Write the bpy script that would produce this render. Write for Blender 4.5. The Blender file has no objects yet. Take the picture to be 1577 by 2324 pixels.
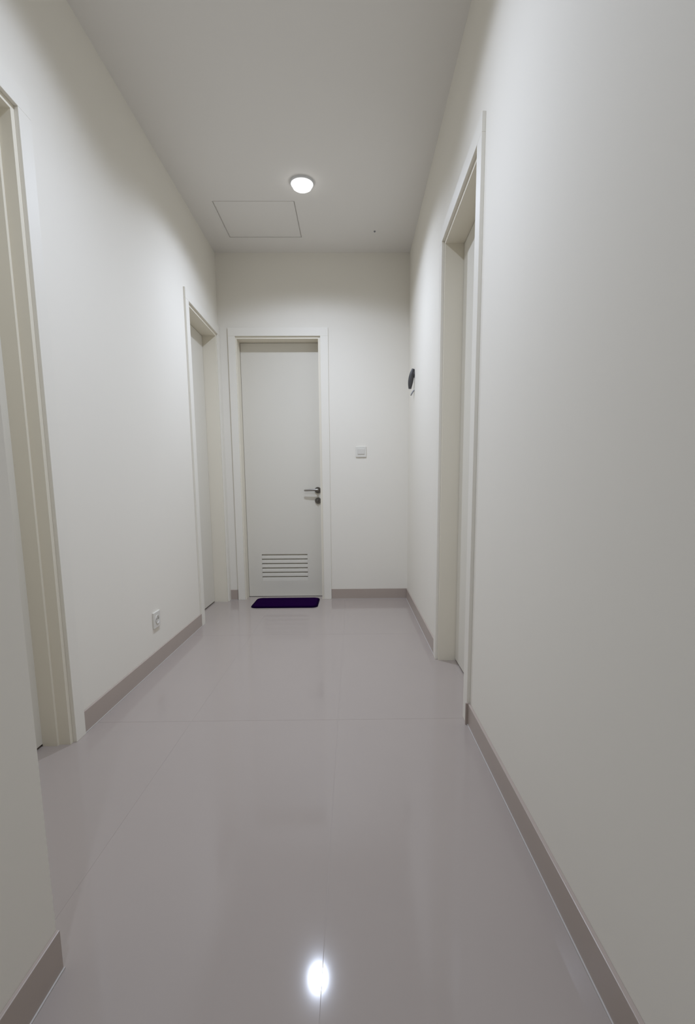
import bpy, bmesh, math
from mathutils import Matrix, Vector

C = bpy.context.scene.collection
PI = math.pi
W, H_IMG = 1577, 2324

# ------------------------------------------------------------------ camera
cam_data = bpy.data.cameras.new('camera')
cam = bpy.data.objects.new('camera', cam_data)
C.objects.link(cam)
bpy.context.scene.camera = cam
R_right = Vector((0.9999042414, -0.0124014535, -0.0061410087))
R_fwd = Vector((0.0114040577, 0.9898012935, -0.1419977004))
R_up = Vector((0.0078393563, 0.1419140705, 0.9898479384))
cam.matrix_world = Matrix(((R_right.x, R_up.x, -R_fwd.x, 0.0),
                           (R_right.y, R_up.y, -R_fwd.y, 0.0),
                           (R_right.z, R_up.z, -R_fwd.z, 0.945),
                           (0, 0, 0, 1)))
cam_data.sensor_fit = 'VERTICAL'
cam_data.sensor_height = 36.0
cam_data.lens = 1120.0 / H_IMG * 36.0
cam_data.shift_x = -25.5 / H_IMG
cam_data.shift_y = 105.9 / H_IMG
cam_data.clip_start = 0.02

# ------------------------------------------------------------------ world and exposure
world = bpy.data.worlds.new('world')
bpy.context.scene.world = world
world.use_nodes = True
world.node_tree.nodes['Background'].inputs[0].default_value = (0, 0, 0, 1)
world.node_tree.nodes['Background'].inputs[1].default_value = 0.0
vs = bpy.context.scene.view_settings
vs.view_transform = 'Standard'
vs.look = 'None'
vs.exposure = 0.0
vs.gamma = 1.0
vs.use_curve_mapping = False

# lamp settings (the corridor's own round ceiling lights)
LAMP_W = 219.0
LAMP_COLOR = (0.82, 0.928, 1.165)
LAMP_SPOTS = [(-0.290, 3.268), (-0.29, 1.62), (-0.08, -0.70)]
LAMP_GAIN = [0.86, 0.73, 0.36]
LAMP_CUT = (0.24, 0.44)        # cosines between which the recessed lamp is cut off by its own rim
LAMP_POWER = 2.3               # how fast the beam falls off away from straight down

# measurements (metres)
XL, XR, XN = -1.063, 0.465, -0.591
YF, YN, YB = 4.167, 0.866, -2.4
HC = 2.770
TW = 0.15                      # wall thickness
HB = 0.087                     # skirting height
DOOR_H = 2.130


# ------------------------------------------------------------------ materials
def principled(name, color, rough=0.5, metal=0.0, spec=0.5, noise=0.0, nscale=8.0, bump=0.0, bscale=200.0, bdist=0.002, rough_var=0.0):
    m = bpy.data.materials.new(name)
    m.use_nodes = True
    nt = m.node_tree
    b = nt.nodes['Principled BSDF']
    b.inputs['Roughness'].default_value = rough
    b.inputs['Metallic'].default_value = metal
    b.inputs['Specular IOR Level'].default_value = spec
    b.inputs['Base Color'].default_value = (*color, 1)
    tc = nt.nodes.new('ShaderNodeTexCoord')
    if noise > 0:
        n = nt.nodes.new('ShaderNodeTexNoise')
        n.inputs['Scale'].default_value = nscale
        n.inputs['Detail'].default_value = 4
        nt.links.new(tc.outputs['Object'], n.inputs['Vector'])
        r = nt.nodes.new('ShaderNodeMapRange')
        r.inputs['To Min'].default_value = 1 - noise
        r.inputs['To Max'].default_value = 1 + noise
        nt.links.new(n.outputs['Fac'], r.inputs['Value'])
        mx = nt.nodes.new('ShaderNodeVectorMath')
        mx.operation = 'SCALE'
        mx.inputs[0].default_value = color
        nt.links.new(r.outputs['Result'], mx.inputs['Scale'])
        nt.links.new(mx.outputs['Vector'], b.inputs['Base Color'])
        if rough_var > 0:
            r2 = nt.nodes.new('ShaderNodeMapRange')
            r2.inputs['To Min'].default_value = max(0.0, rough - rough_var)
            r2.inputs['To Max'].default_value = rough + rough_var
            nt.links.new(n.outputs['Fac'], r2.inputs['Value'])
            nt.links.new(r2.outputs['Result'], b.inputs['Roughness'])
    if bump > 0:
        n2 = nt.nodes.new('ShaderNodeTexNoise')
        n2.inputs['Scale'].default_value = bscale
        n2.inputs['Detail'].default_value = 3
        nt.links.new(tc.outputs['Object'], n2.inputs['Vector'])
        bp = nt.nodes.new('ShaderNodeBump')
        bp.inputs['Strength'].default_value = bump
        bp.inputs['Distance'].default_value = bdist
        nt.links.new(n2.outputs['Fac'], bp.inputs['Height'])
        nt.links.new(bp.outputs['Normal'], b.inputs['Normal'])
    return m


M = {
    'wall': principled('wall_paint', (0.882, 0.838, 0.742), 0.75, spec=0.25, noise=0.015, nscale=1.3, bump=0.05, bscale=150, bdist=0.0006),
    'ceiling': principled('ceiling_paint', (0.835, 0.80, 0.742), 0.85, spec=0.2, noise=0.012, nscale=1.1),
    'tile': principled('polished_tile', (0.415, 0.357, 0.314), 0.085, spec=0.33, noise=0.03, nscale=2.2, rough_var=0.02),
    'grout': principled('tile_grout', (0.415, 0.357, 0.314), 0.5, spec=0.25),
    'skirting': principled('skirting_tile', (0.46, 0.385, 0.33), 0.28, spec=0.5, noise=0.04, nscale=5),
    'caulk': principled('white_caulk', (0.55, 0.51, 0.47), 0.6, spec=0.3),
    'frame': principled('cream_frame_paint', (0.86, 0.80, 0.665), 0.45, spec=0.4, noise=0.012, nscale=3),
    'architrave': principled('cream_white_architrave', (0.875, 0.833, 0.738), 0.5, spec=0.35),
    'leaf': principled('cream_leaf_paint', (0.785, 0.745, 0.65), 0.42, spec=0.4, noise=0.012, nscale=2),
    'metal': principled('brushed_steel', (0.36, 0.34, 0.31), 0.30, metal=1.0),
    'plastic': principled('white_plastic', (0.80, 0.77, 0.69), 0.35, spec=0.5),
    'plastic_grey': principled('pale_grey_plastic', (0.73, 0.70, 0.63), 0.4, spec=0.5),
    'metal_dark': principled('dark_brushed_steel', (0.17, 0.16, 0.145), 0.38, metal=1.0),
    'dark': principled('dark_plastic', (0.06, 0.057, 0.055), 0.4, spec=0.5),
    'hole': principled('socket_hole', (0.10, 0.10, 0.095), 0.6, spec=0.2),
    'tag': principled('grey_plastic', (0.22, 0.22, 0.23), 0.45),
    'mat': principled('purple_mat_fabric', (0.013, 0.0003, 0.034), 0.95, spec=0.02, noise=0.25, nscale=60, bump=0.8, bscale=420, bdist=0.004),
    'mat_edge': principled('dark_mat_binding', (0.006, 0.0003, 0.018), 0.9, spec=0.02),
    'trim': principled('lamp_trim', (0.75, 0.75, 0.74), 0.4),
}


def emission(name, color, strength):
    m = bpy.data.materials.new(name)
    m.use_nodes = True
    nt = m.node_tree
    nt.nodes.remove(nt.nodes['Principled BSDF'])
    e = nt.nodes.new('ShaderNodeEmission')
    e.inputs['Color'].default_value = (*color, 1)
    e.inputs['Strength'].default_value = strength
    tr = nt.nodes.new('ShaderNodeBsdfTransparent')      # translucent lens: the lamp inside shines through
    mix = nt.nodes.new('ShaderNodeMixShader')
    mix.inputs[0].default_value = 0.5
    nt.links.new(tr.outputs[0], mix.inputs[1])
    nt.links.new(e.outputs[0], mix.inputs[2])
    nt.links.new(mix.outputs[0], nt.nodes['Material Output'].inputs['Surface'])
    return m


M['lens'] = emission('lamp_lens_glow', (0.96, 0.98, 1.0), 4.0)


# ------------------------------------------------------------------ helpers
def box(bm, lo, hi, bevel=0.0):
    x0, y0, z0 = lo
    x1, y1, z1 = hi
    v = [bm.verts.new(p) for p in ((x0, y0, z0), (x1, y0, z0), (x1, y1, z0), (x0, y1, z0),
                                   (x0, y0, z1), (x1, y0, z1), (x1, y1, z1), (x0, y1, z1))]
    fs = [bm.faces.new([v[i] for i in q]) for q in ((3, 2, 1, 0), (4, 5, 6, 7), (0, 1, 5, 4), (1, 2, 6, 5), (2, 3, 7, 6), (3, 0, 4, 7))]
    if bevel > 0:
        es = {e for f in fs for e in f.edges}
        bmesh.ops.bevel(bm, geom=list(es), offset=bevel, segments=2, affect='EDGES', profile=0.5)


def lathe(bm, prof, axis='Z', center=(0, 0, 0), n=40, close=True):
    """prof: list of (radius, height) turned about an axis."""
    rings = []
    for r, h in prof:
        ring = []
        for k in range(n):
            a = 2 * PI * k / n
            p = (r * math.cos(a), r * math.sin(a), h)
            if axis == 'Y':
                p = (r * math.cos(a), h, -r * math.sin(a))
            elif axis == 'X':
                p = (h, r * math.cos(a), r * math.sin(a))
            ring.append(bm.verts.new((p[0] + center[0], p[1] + center[1], p[2] + center[2])))
        rings.append(ring)
    for a, b in zip(rings, rings[1:]):
        for k in range(n):
            bm.faces.new((a[k], a[(k + 1) % n], b[(k + 1) % n], b[k]))
    if close:
        bm.faces.new(list(reversed(rings[0])))
        bm.faces.new(rings[-1])


def tube(bm, pts, rad, n=14, squash=1.0):
    """a rounded bar swept along points"""
    pts = [Vector(p) for p in pts]
    rings = []
    for i, p in enumerate(pts):
        d = (pts[min(i + 1, len(pts) - 1)] - pts[max(i - 1, 0)]).normalized()
        up = Vector((0, 0, 1)) if abs(d.z) < 0.9 else Vector((0, 1, 0))
        s = d.cross(up).normalized()
        u = s.cross(d).normalized()
        r = rad[i] if isinstance(rad, (list, tuple)) else rad
        rings.append([bm.verts.new(p + s * (r * squash * math.cos(2 * PI * k / n)) + u * (r * math.sin(2 * PI * k / n))) for k in range(n)])
    for a, b in zip(rings, rings[1:]):
        for k in range(n):
            bm.faces.new((a[k], a[(k + 1) % n], b[(k + 1) % n], b[k]))
    bm.faces.new(list(reversed(rings[0])))
    bm.faces.new(rings[-1])


def obj(name, bm, mat, parent=None, smooth=False):
    bmesh.ops.recalc_face_normals(bm, faces=bm.faces[:])
    me = bpy.data.meshes.new(name)
    bm.to_mesh(me)
    bm.free()
    me.materials.append(mat)
    if smooth:
        for p in me.polygons:
            p.use_smooth = True
    o = bpy.data.objects.new(name, me)
    C.objects.link(o)
    if parent is not None:
        o.parent = parent
    if smooth:
        md = o.modifiers.new('edge_split', 'EDGE_SPLIT')
        md.split_angle = math.radians(35)
    return o


def empty(name, loc, rz=0.0):
    o = bpy.data.objects.new(name, None)
    o.empty_display_size = 0.1
    C.objects.link(o)
    o.location = loc
    o.rotation_euler = (0, 0, rz)
    return o


def tag(o, label, cat, group=None, kind=None):
    o['label'] = label
    o['category'] = cat
    if group:
        o['group'] = group
    if kind:
        o['kind'] = kind
    return o


def boxes(name, mat, lst, parent=None, bevel=0.0):
    bm = bmesh.new()
    for lo, hi in lst:
        box(bm, lo, hi, bevel)
    return obj(name, bm, mat, parent)


# ------------------------------------------------------------------ floor: slab with its polished tiles
slab = boxes('floor', M['grout'], [((-1.30, YB, -0.06), (0.80, 4.45, -0.0004))])
tag(slab, 'pale greige polished tile floor of the corridor', 'floor', kind='structure')
GX, GY, TS, TL, JG = -0.067, 0.72, 0.60, 1.20, 0.0011
tile_meshes = {}


def tile_mesh(sx, sy):
    k = (round(sx, 4), round(sy, 4))
    if k not in tile_meshes:
        bm = bmesh.new()
        box(bm, (0, 0, -0.0004), (sx, sy, 0.0))
        bmesh.ops.recalc_face_normals(bm, faces=bm.faces[:])
        me = bpy.data.meshes.new('tile')
        bm.to_mesh(me)
        bm.free()
        me.materials.append(M['tile'])
        tile_meshes[k] = me
    return tile_meshes[k]


for i in range(-3, 3):
    for j in range(-3, 4):
        x0, x1 = max(GX + i * TS + JG / 2, -1.30), min(GX + (i + 1) * TS - JG / 2, 0.80)
        y0, y1 = max(GY + j * TL + JG / 2, YB), min(GY + (j + 1) * TL - JG / 2, 4.45)
        if x1 - x0 < 0.03 or y1 - y0 < 0.03:
            continue
        if x1 <= XN - TW and y1 <= YN - TW:
            continue
        t = bpy.data.objects.new('tile', tile_mesh(x1 - x0, y1 - y0))
        C.objects.link(t)
        t.parent = slab
        t.location = (x0, y0, 0)

# ------------------------------------------------------------------ doors: openings first (start, end along the wall)
LIP, ARW, ART, JT = 0.018, 0.065, 0.014, 0.030
OPEN_RIGHT = (1.955, 2.612)
OPEN_NEAR_LEFT = (1.082, 1.744)
OPEN_FAR_LEFT = (3.428, 4.083)
OPEN_END = (-0.918, -0.268)
RT = DOOR_H + JT                # rough opening height

# ------------------------------------------------------------------ walls and ceiling
def wall_along_y(name, xa, xb, y0, y1, openings, label):
    lst, y = [], y0
    for a, b in openings:
        lst.append(((xa, y, 0), (xb, a - JT, HC)))
        lst.append(((xa, a - JT, RT), (xb, b + JT, HC)))
        y = b + JT
    lst.append(((xa, y, 0), (xb, y1, HC)))
    o = boxes(name, M['wall'], lst)
    return tag(o, label, 'wall', kind='structure')


wall_along_y('wall_left', XL - TW, XL, YN, YF, [OPEN_NEAR_LEFT, OPEN_FAR_LEFT], 'off white left corridor wall with two doors')
wall_along_y('wall_right', XR, XR + TW, YB, YF, [OPEN_RIGHT], 'off white right corridor wall with one narrow doorway')
o = boxes('wall_far', M['wall'], [((XL - TW, YF, 0), (OPEN_END[0] - JT, YF + TW, HC)),
                                  ((OPEN_END[0] - JT, YF, RT), (OPEN_END[1] + JT, YF + TW, HC)),
                                  ((OPEN_END[1] + JT, YF, 0), (XR + TW, YF + TW, HC))])
tag(o, 'off white end wall of the corridor around the louvred door', 'wall', kind='structure')
o = boxes('wall_near_left', M['wall'], [((XN - TW, YB, 0), (XN, YN, HC)), ((XL - TW, YN - TW, 0), (XN - TW, YN, HC))])
tag(o, 'off white wall corner jutting into the corridor at the left edge', 'wall', kind='structure')
o = boxes('wall_back', M['wall'], [((XN - TW, YB - TW, 0), (XR + TW, YB, HC))])
tag(o, 'off white wall closing the corridor behind the viewer', 'wall', kind='structure')

HX0, HX1, HY0, HY1 = -0.888, -0.358, 3.466, 3.932     # ceiling access opening
cx0, cx1, cy0, cy1 = XL - TW, XR + TW, YB - TW, YF + TW
o = boxes('ceiling', M['ceiling'], [((cx0, cy0, HC), (cx1, HY0, HC + 0.05)), ((cx0, HY1, HC), (cx1, cy1, HC + 0.05)),
                                    ((cx0, HY0, HC), (HX0, HY1, HC + 0.05)), ((HX1, HY0, HC), (cx1, HY1, HC + 0.05))])
tag(o, 'plain white painted corridor ceiling', 'ceiling', kind='structure')

# ------------------------------------------------------------------ skirting
def skirting(name, lst, caulk, label):
    bm = bmesh.new()
    for lo, hi in lst:
        box(bm, lo, hi, 0.0015)
    o = obj(name, bm, M['skirting'])
    tag(o, label, 'baseboard', kind='structure')
    boxes('caulk_line', M['caulk'], caulk, o)
    return o


ST = 0.010
a_r = OPEN_RIGHT[0] - LIP - ARW
b_r = OPEN_RIGHT[1] + LIP + ARW
CK = 0.003
skirting('baseboard_right', [((XR - ST, YB, 0), (XR, a_r, HB)), ((XR - ART - 0.006, a_r - 0.009, 0), (XR - ST + 0.001, a_r - 0.0005, HB + 0.004))],
         [((XR - ST - CK, YB, 0), (XR - ST, a_r - 0.009, CK))], 'long grey brown tile baseboard along the right wall in the foreground')
skirting('baseboard_right', [((XR - ST, b_r, 0), (XR, YF, HB))], [((XR - ST - CK, b_r, 0), (XR - ST, YF - ST, CK))],
         'short grey brown tile baseboard between right doorway and far corner')
a_l, b_l = OPEN_NEAR_LEFT[1] + LIP + ARW, OPEN_FAR_LEFT[0] - LIP - ARW
skirting('baseboard_left', [((XL, a_l - 0.01, 0), (XL + ST, b_l, HB))], [((XL + ST, a_l, 0), (XL + ST + CK, b_l, CK))],
         'grey brown tile baseboard on left wall between the two doors')
skirting('baseboard_near_left', [((XN, YB, 0), (XN + ST * 0.8, YN, HB))], [((XN + ST * 0.8, YB, 0), (XN + ST * 0.8 + CK, YN, CK))],
         'grey brown tile baseboard at the bottom left corner')
skirting('baseboard_far', [((OPEN_END[1] + LIP + ARW, YF - ST, 0), (XR - ST, YF, HB))],
         [((OPEN_END[1] + LIP + ARW, YF - ST - CK, 0), (XR - ST, YF - ST, CK))], 'grey brown tile baseboard on end wall right of the louvred door')
skirting('baseboard_far', [((XL, YF - ST, 0), (OPEN_END[0] - LIP - ARW + 0.012, YF, HB))],
         [((XL, YF - ST - CK, 0), (OPEN_END[0] - LIP - ARW + 0.012, YF - ST, CK))], 'tiny grey brown baseboard stub left of the louvred door')

# ------------------------------------------------------------------ doors
def lever_handle(parent, x, y, z, side):
    """lever on its round rose; side = direction the lever points along the wall"""
    bm = bmesh.new()
    lathe(bm, [(0.0255, 0), (0.0265, -0.002), (0.0265, -0.008), (0.0245, -0.010)], 'Y', (x, y, z), 32)
    rose = obj('handle_rose', bm, M['metal_dark'], parent, True)
    bm = bmesh.new()
    tube(bm, [(x, y - 0.009, z), (x, y - 0.036, z)], 0.0095, 16)
    pts, rad = [], []
    for k in range(13):
        t = k / 12
        pts.append((x + side * (-0.010 + 0.125 * t), y - 0.040 + 0.006 * t * t, z + 0.002 - 0.004 * t * t))
        rad.append(0.0098 - 0.0022 * t if k not in (0, 12) else 0.0055)
    tube(bm, pts, rad, 16, 0.75)
    obj('handle', bm, M['metal'], parent, True)
    bm = bmesh.new()
    zz = z - 0.089
    lathe(bm, [(0.0255, 0), (0.0265, -0.002), (0.0265, -0.008), (0.0245, -0.010)], 'Y', (x, y, zz), 32)
    lathe(bm, [(0.009, -0.009), (0.009, -0.014), (0.0075, -0.015)], 'Y', (x, y, zz), 20)
    box(bm, (x - 0.003, y - 0.024, zz - 0.010), (x + 0.003, y - 0.014, zz + 0.010), 0.001)
    obj('lock_rose', bm, M['metal_dark'], parent, True)


def make_door(name, loc, rz, w, depth, label, stop=False, lip=(LIP, LIP), arw=(ARW, ARW), louvre=None, handle_at=None, handle_side=1, gap=0.009):
    root = empty(name, loc, rz)
    tag(root, label, 'door', kind='structure')
    h = DOOR_H
    # frame lining in the wall
    bm = bmesh.new()
    box(bm, (-JT, 0, 0), (0, TW, h + JT))
    box(bm, (w, 0, 0), (w + JT, TW, h + JT))
    box(bm, (0, 0, h), (w, TW, h + JT))
    if stop:
        s = 0.011
        box(bm, (0, 0.042, 0), (s, depth, h))
        box(bm, (w - s, 0.042, 0), (w, depth, h))
        box(bm, (s, 0.042, h - s), (w - s, depth, h))
    obj('door_frame', bm, M['frame'], root)
    # architrave boards standing proud of the wall
    l0, l1 = -lip[0], w + lip[1]
    boxes('architrave', M['architrave'], [((l0 - arw[0], -ART, 0), (l0, 0, h + LIP))], root, 0.0012)
    boxes('architrave', M['architrave'], [((l1, -ART, 0), (l1 + arw[1], 0, h + LIP))], root, 0.0012)
    boxes('architrave', M['architrave'], [((l0 - arw[0], -ART, h + LIP), (l1 + arw[1], 0, h + LIP + ARW))], root, 0.0012)
    # leaf
    e = 0.0025
    bm = bmesh.new()
    x0, x1, z0, z1 = e, w - e, gap, h - e
    y0, y1 = depth, depth + 0.038
    if louvre:
        a, b, c, d = louvre
        box(bm, (x0, y0, z0), (a, y1, z1))
        box(bm, (b, y0, z0), (x1, y1, z1))
        box(bm, (a, y0, z0), (b, y1, c))
        box(bm, (a, y0, d), (b, y1, z1))
    else:
        box(bm, (x0, y0, z0), (x1, y1, z1), 0.0012)
    leaf = obj('door_leaf', bm, M['leaf'], root)
    if louvre:
        a, b, c, d = louvre
        n = 6
        pitch = (d - c) / n
        for k in range(n):
            zb = c + k * pitch
            bm = bmesh.new()
            # a slanted blade: foot at the front, head tucked back under the blade above
            prof = [(y0 + 0.001, zb), (y0 + 0.010, zb - 0.002), (y0 + 0.026, zb + pitch - 0.004), (y0 + 0.021, zb + pitch - 0.001), (y0 + 0.003, zb + pitch - 0.016)]
            va = [bm.verts.new((a + 0.0005, p, q)) for p, q in prof]
            vb = [bm.verts.new((b - 0.0005, p, q)) for p, q in prof]
            for i in range(5):
                bm.faces.new((va[i], va[(i + 1) % 5], vb[(i + 1) % 5], vb[i]))
            bm.faces.new(va)
            bm.faces.new(list(reversed(vb)))
            obj('louvre_slat', bm, M['leaf'], leaf)
    if handle_at is not None:
        lever_handle(leaf, handle_at, y0, 0.928, handle_side)
    return root


make_door('door_1', (OPEN_END[0], YF, 0), 0.0, OPEN_END[1] - OPEN_END[0], 0.11,
          'cream flush door on the end wall with louvre vent and steel lever', lip=(0.010, LIP), arw=(0.057, 0.063),
          louvre=(0.122, 0.520, 0.143, 0.376), handle_at=0.621, handle_side=-1, gap=0.004)
make_door('door_2', (XL, OPEN_FAR_LEFT[0], 0), PI / 2, OPEN_FAR_LEFT[1] - OPEN_FAR_LEFT[0], 0.105,
          'narrow cream door at far end of the left wall beside the louvred door', arw=(ARW, YF - OPEN_FAR_LEFT[1] - LIP - 0.001),
          handle_at=0.05, handle_side=1)
make_door('door_3', (XL, OPEN_NEAR_LEFT[0], 0), PI / 2, OPEN_NEAR_LEFT[1] - OPEN_NEAR_LEFT[0], 0.097,
          'cream door in left wall half hidden at the left edge', stop=True, handle_at=0.05, handle_side=1)
make_door('door_4', (XR, OPEN_RIGHT[1], 0), -PI / 2, OPEN_RIGHT[1] - OPEN_RIGHT[0], 0.093,
          'cream recessed door in the right wall', handle_at=OPEN_RIGHT[1] - OPEN_RIGHT[0] - 0.05, handle_side=-1)

# ------------------------------------------------------------------ round ceiling lights
def lamp_profile(light):
    light.use_nodes = True
    nt = light.node_tree
    em = nt.nodes['Emission']
    tc = nt.nodes.new('ShaderNodeTexCoord')
    sp = nt.nodes.new('ShaderNodeSeparateXYZ')
    nt.links.new(tc.outputs['Normal'], sp.inputs[0])
    ab = nt.nodes.new('ShaderNodeMath')
    ab.operation = 'ABSOLUTE'
    nt.links.new(sp.outputs['Z'], ab.inputs[0])
    mr = nt.nodes.new('ShaderNodeMapRange')
    mr.interpolation_type = 'SMOOTHSTEP'
    mr.inputs['From Min'].default_value = LAMP_CUT[0]
    mr.inputs['From Max'].default_value = LAMP_CUT[1]
    nt.links.new(ab.outputs[0], mr.inputs['Value'])
    ma = nt.nodes.new('ShaderNodeMath')
    ma.operation = 'POWER'
    nt.links.new(ab.outputs[0], ma.inputs[0])
    ma.inputs[1].default_value = LAMP_POWER
    mu = nt.nodes.new('ShaderNodeMath')
    mu.operation = 'MULTIPLY'
    nt.links.new(mr.outputs['Result'], mu.inputs[0])
    nt.links.new(ma.outputs[0], mu.inputs[1])
    nt.links.new(mu.outputs[0], em.inputs['Strength'])


def make_light(x, y, gain, label):
    root = empty('ceiling_light', (x, y, HC))
    tag(root, label, 'ceiling light', 'round ceiling lights of the corridor')
    bm = bmesh.new()
    lathe(bm, [(0.072, 0.0), (0.071, -0.010), (0.068, -0.013), (0.064, -0.012), (0.062, -0.006), (0.062, 0.0)], 'Z', (0, 0, 0), 48, close=False)
    obj('trim_ring', bm, M['trim'], root, True)
    bm = bmesh.new()
    lathe(bm, [(0.0618, -0.008), (0.061, -0.020), (0.055, -0.031), (0.042, -0.039), (0.022, -0.043), (0.004, -0.044)], 'Z', (0, 0, 0), 48)
    obj('lens', bm, M['lens'], root, True)
    ld = bpy.data.lights.new('lamp', 'SPOT')
    ld.energy = LAMP_W * gain
    ld.color = LAMP_COLOR
    ld.shadow_soft_size = 0.03
    ld.spot_size = math.radians(172)
    ld.spot_blend = 0.05
    lamp_profile(ld)
    lo = bpy.data.objects.new('lamp', ld)
    C.objects.link(lo)
    lo.parent = root
    lo.location = (0, 0, -0.022)
    return root


make_light(*LAMP_SPOTS[0], LAMP_GAIN[0], 'glowing round ceiling light in front of the square access panel')
make_light(*LAMP_SPOTS[1], LAMP_GAIN[1], 'round ceiling light just out of view over the near doors')
make_light(*LAMP_SPOTS[2], LAMP_GAIN[2], 'round ceiling light out of view behind the viewer')

# ------------------------------------------------------------------ access panel and tiny ceiling fitting
root = empty('access_panel', ((HX0 + HX1) / 2, (HY0 + HY1) / 2, HC))
tag(root, 'square flush white access panel in ceiling beyond the round light', 'access panel')
hw, hd, g = (HX1 - HX0) / 2, (HY1 - HY0) / 2, 0.007
boxes('panel', M['ceiling'], [((-hw + g, -hd + g, 0.001), (hw - g, hd - g, 0.008))], root, 0.001)
boxes('frame', M['ceiling'], [((-hw, -hd, 0.008), (hw, -hd + 0.03, 0.05)), ((-hw, hd - 0.03, 0.008), (hw, hd, 0.05)),
                              ((-hw, -hd + 0.03, 0.008), (-hw + 0.03, hd - 0.03, 0.05)), ((hw - 0.03, -hd + 0.03, 0.008), (hw, hd - 0.03, 0.05))], root)
bm = bmesh.new()
lathe(bm, [(0.007, 0.0), (0.0065, -0.004), (0.004, -0.007), (0.001, -0.008)], 'Z', (0, 0, 0), 16)
o = obj('screw_head', bm, M['tag'], None, True)
o.location = (0.173, 3.842, HC)
tag(o, 'tiny dark screw head on ceiling near the right far corner', 'screw')

# ------------------------------------------------------------------ wall switch on the end wall
root = empty('light_switch', (0.072, YF, 1.240))
tag(root, 'small white square light switch on the end wall right of the door', 'switch')
boxes('plate', M['plastic'], [((-0.043, -0.008, -0.043), (0.043, 0, 0.043))], root, 0.002)
bm = bmesh.new()
box(bm, (-0.028, -0.012, -0.020), (0.028, -0.008, 0.024), 0.0015)
obj('rocker', bm, M['plastic_grey'], root)

# ------------------------------------------------------------------ power socket on the left wall
root = empty('power_socket', (XL, 2.592, 0.253), PI / 2)
tag(root, 'small white square power socket low on the left wall', 'socket')
boxes('plate', M['plastic'], [((-0.043, -0.009, -0.043), (0.043, 0, 0.043))], root, 0.002)
bm = bmesh.new()
lathe(bm, [(0.024, -0.009), (0.024, -0.012), (0.020, -0.012), (0.019, -0.0095), (0.004, -0.0092)], 'Y', (0, 0, 0), 32)
so = obj('socket_face', bm, M['plastic_grey'], root, True)
for sx in (-0.0095, 0.0095):
    bm = bmesh.new()
    lathe(bm, [(0.0036, -0.0088), (0.0036, -0.0102), (0.003, -0.0103)], 'Y', (sx, 0, 0.004), 14)
    obj('pin_hole', bm, M['hole'], so, True)

# ------------------------------------------------------------------ dark fitting on the right wall by the far corner
root = empty('wall_fitting', (XR, 3.80, 1.74))
tag(root, 'small dark grey oval fitting sticking out of right wall near far corner', 'wall fitting')
bm = bmesh.new()
lathe(bm, [(0.020, 0.0), (0.020, -0.010), (0.017, -0.012)], 'X', (0, 0, 0.030), 24)
obj('mount', bm, M['dark'], root, True)
bm = bmesh.new()
n = 10
pts = [(-0.010 - 0.024 * (k / n) - 0.004 * math.sin(PI * k / n), 0, 0.072 - 0.142 * k / n) for k in range(n + 1)]
rad = [0.005 + 0.008 * math.sin(PI * min(max(k / n, 0.03), 0.97)) ** 0.6 for k in range(n + 1)]
tube(bm, pts, rad, 20, 1.5)
obj('body', bm, M['dark'], root, True)
bm = bmesh.new()
tube(bm, [(0.0, 0, -0.078), (-0.010, 0, -0.088), (-0.022, 0, -0.108), (-0.026, 0, -0.118)], [0.004, 0.005, 0.005, 0.003], 12, 1.4)
obj('lower_bar', bm, M['tag'], root, True)  # slim grey bar slanting out from the wall below the body

# ------------------------------------------------------------------ purple doormat
def rounded_rect(x0, x1, y0, y1, r, n=8):
    out = []
    for cx, cy, a0 in ((x1 - r, y1 - r, 0), (x0 + r, y1 - r, PI / 2), (x0 + r, y0 + r, PI), (x1 - r, y0 + r, 1.5 * PI)):
        for k in range(n + 1):
            a = a0 + PI / 2 * k / n
            out.append((cx + r * math.cos(a), cy + r * math.sin(a)))
    return out


def slab_mesh(bm, rects):
    rings = [[bm.verts.new((x, y, z)) for x, y in ring] for ring, z in rects]
    n = len(rings[0])
    for a, b in zip(rings, rings[1:]):
        for k in range(n):
            bm.faces.new((a[k], a[(k + 1) % n], b[(k + 1) % n], b[k]))
    bm.faces.new(list(reversed(rings[0])))
    bm.faces.new(rings[-1])


root = empty('doormat', (-0.556, 4.013, 0.0))
tag(root, 'dark purple doormat with rounded corners before the louvred door', 'doormat')
hx, hy = 0.268, 0.166
bm = bmesh.new()
slab_mesh(bm, [(rounded_rect(-hx, hx, -hy, hy, 0.05), 0.0), (rounded_rect(-hx, hx, -hy, hy, 0.05), 0.007),
               (rounded_rect(-hx + 0.004, hx - 0.004, -hy + 0.004, hy - 0.004, 0.046), 0.010)])
obj('binding', bm, M['mat_edge'], root)
bm = bmesh.new()
slab_mesh(bm, [(rounded_rect(-hx + 0.014, hx - 0.014, -hy + 0.014, hy - 0.014, 0.038), 0.0095),
               (rounded_rect(-hx + 0.014, hx - 0.014, -hy + 0.014, hy - 0.014, 0.038), 0.012),
               (rounded_rect(-hx + 0.018, hx - 0.018, -hy + 0.018, hy - 0.018, 0.034), 0.014)])
obj('pile', bm, M['mat'], root)
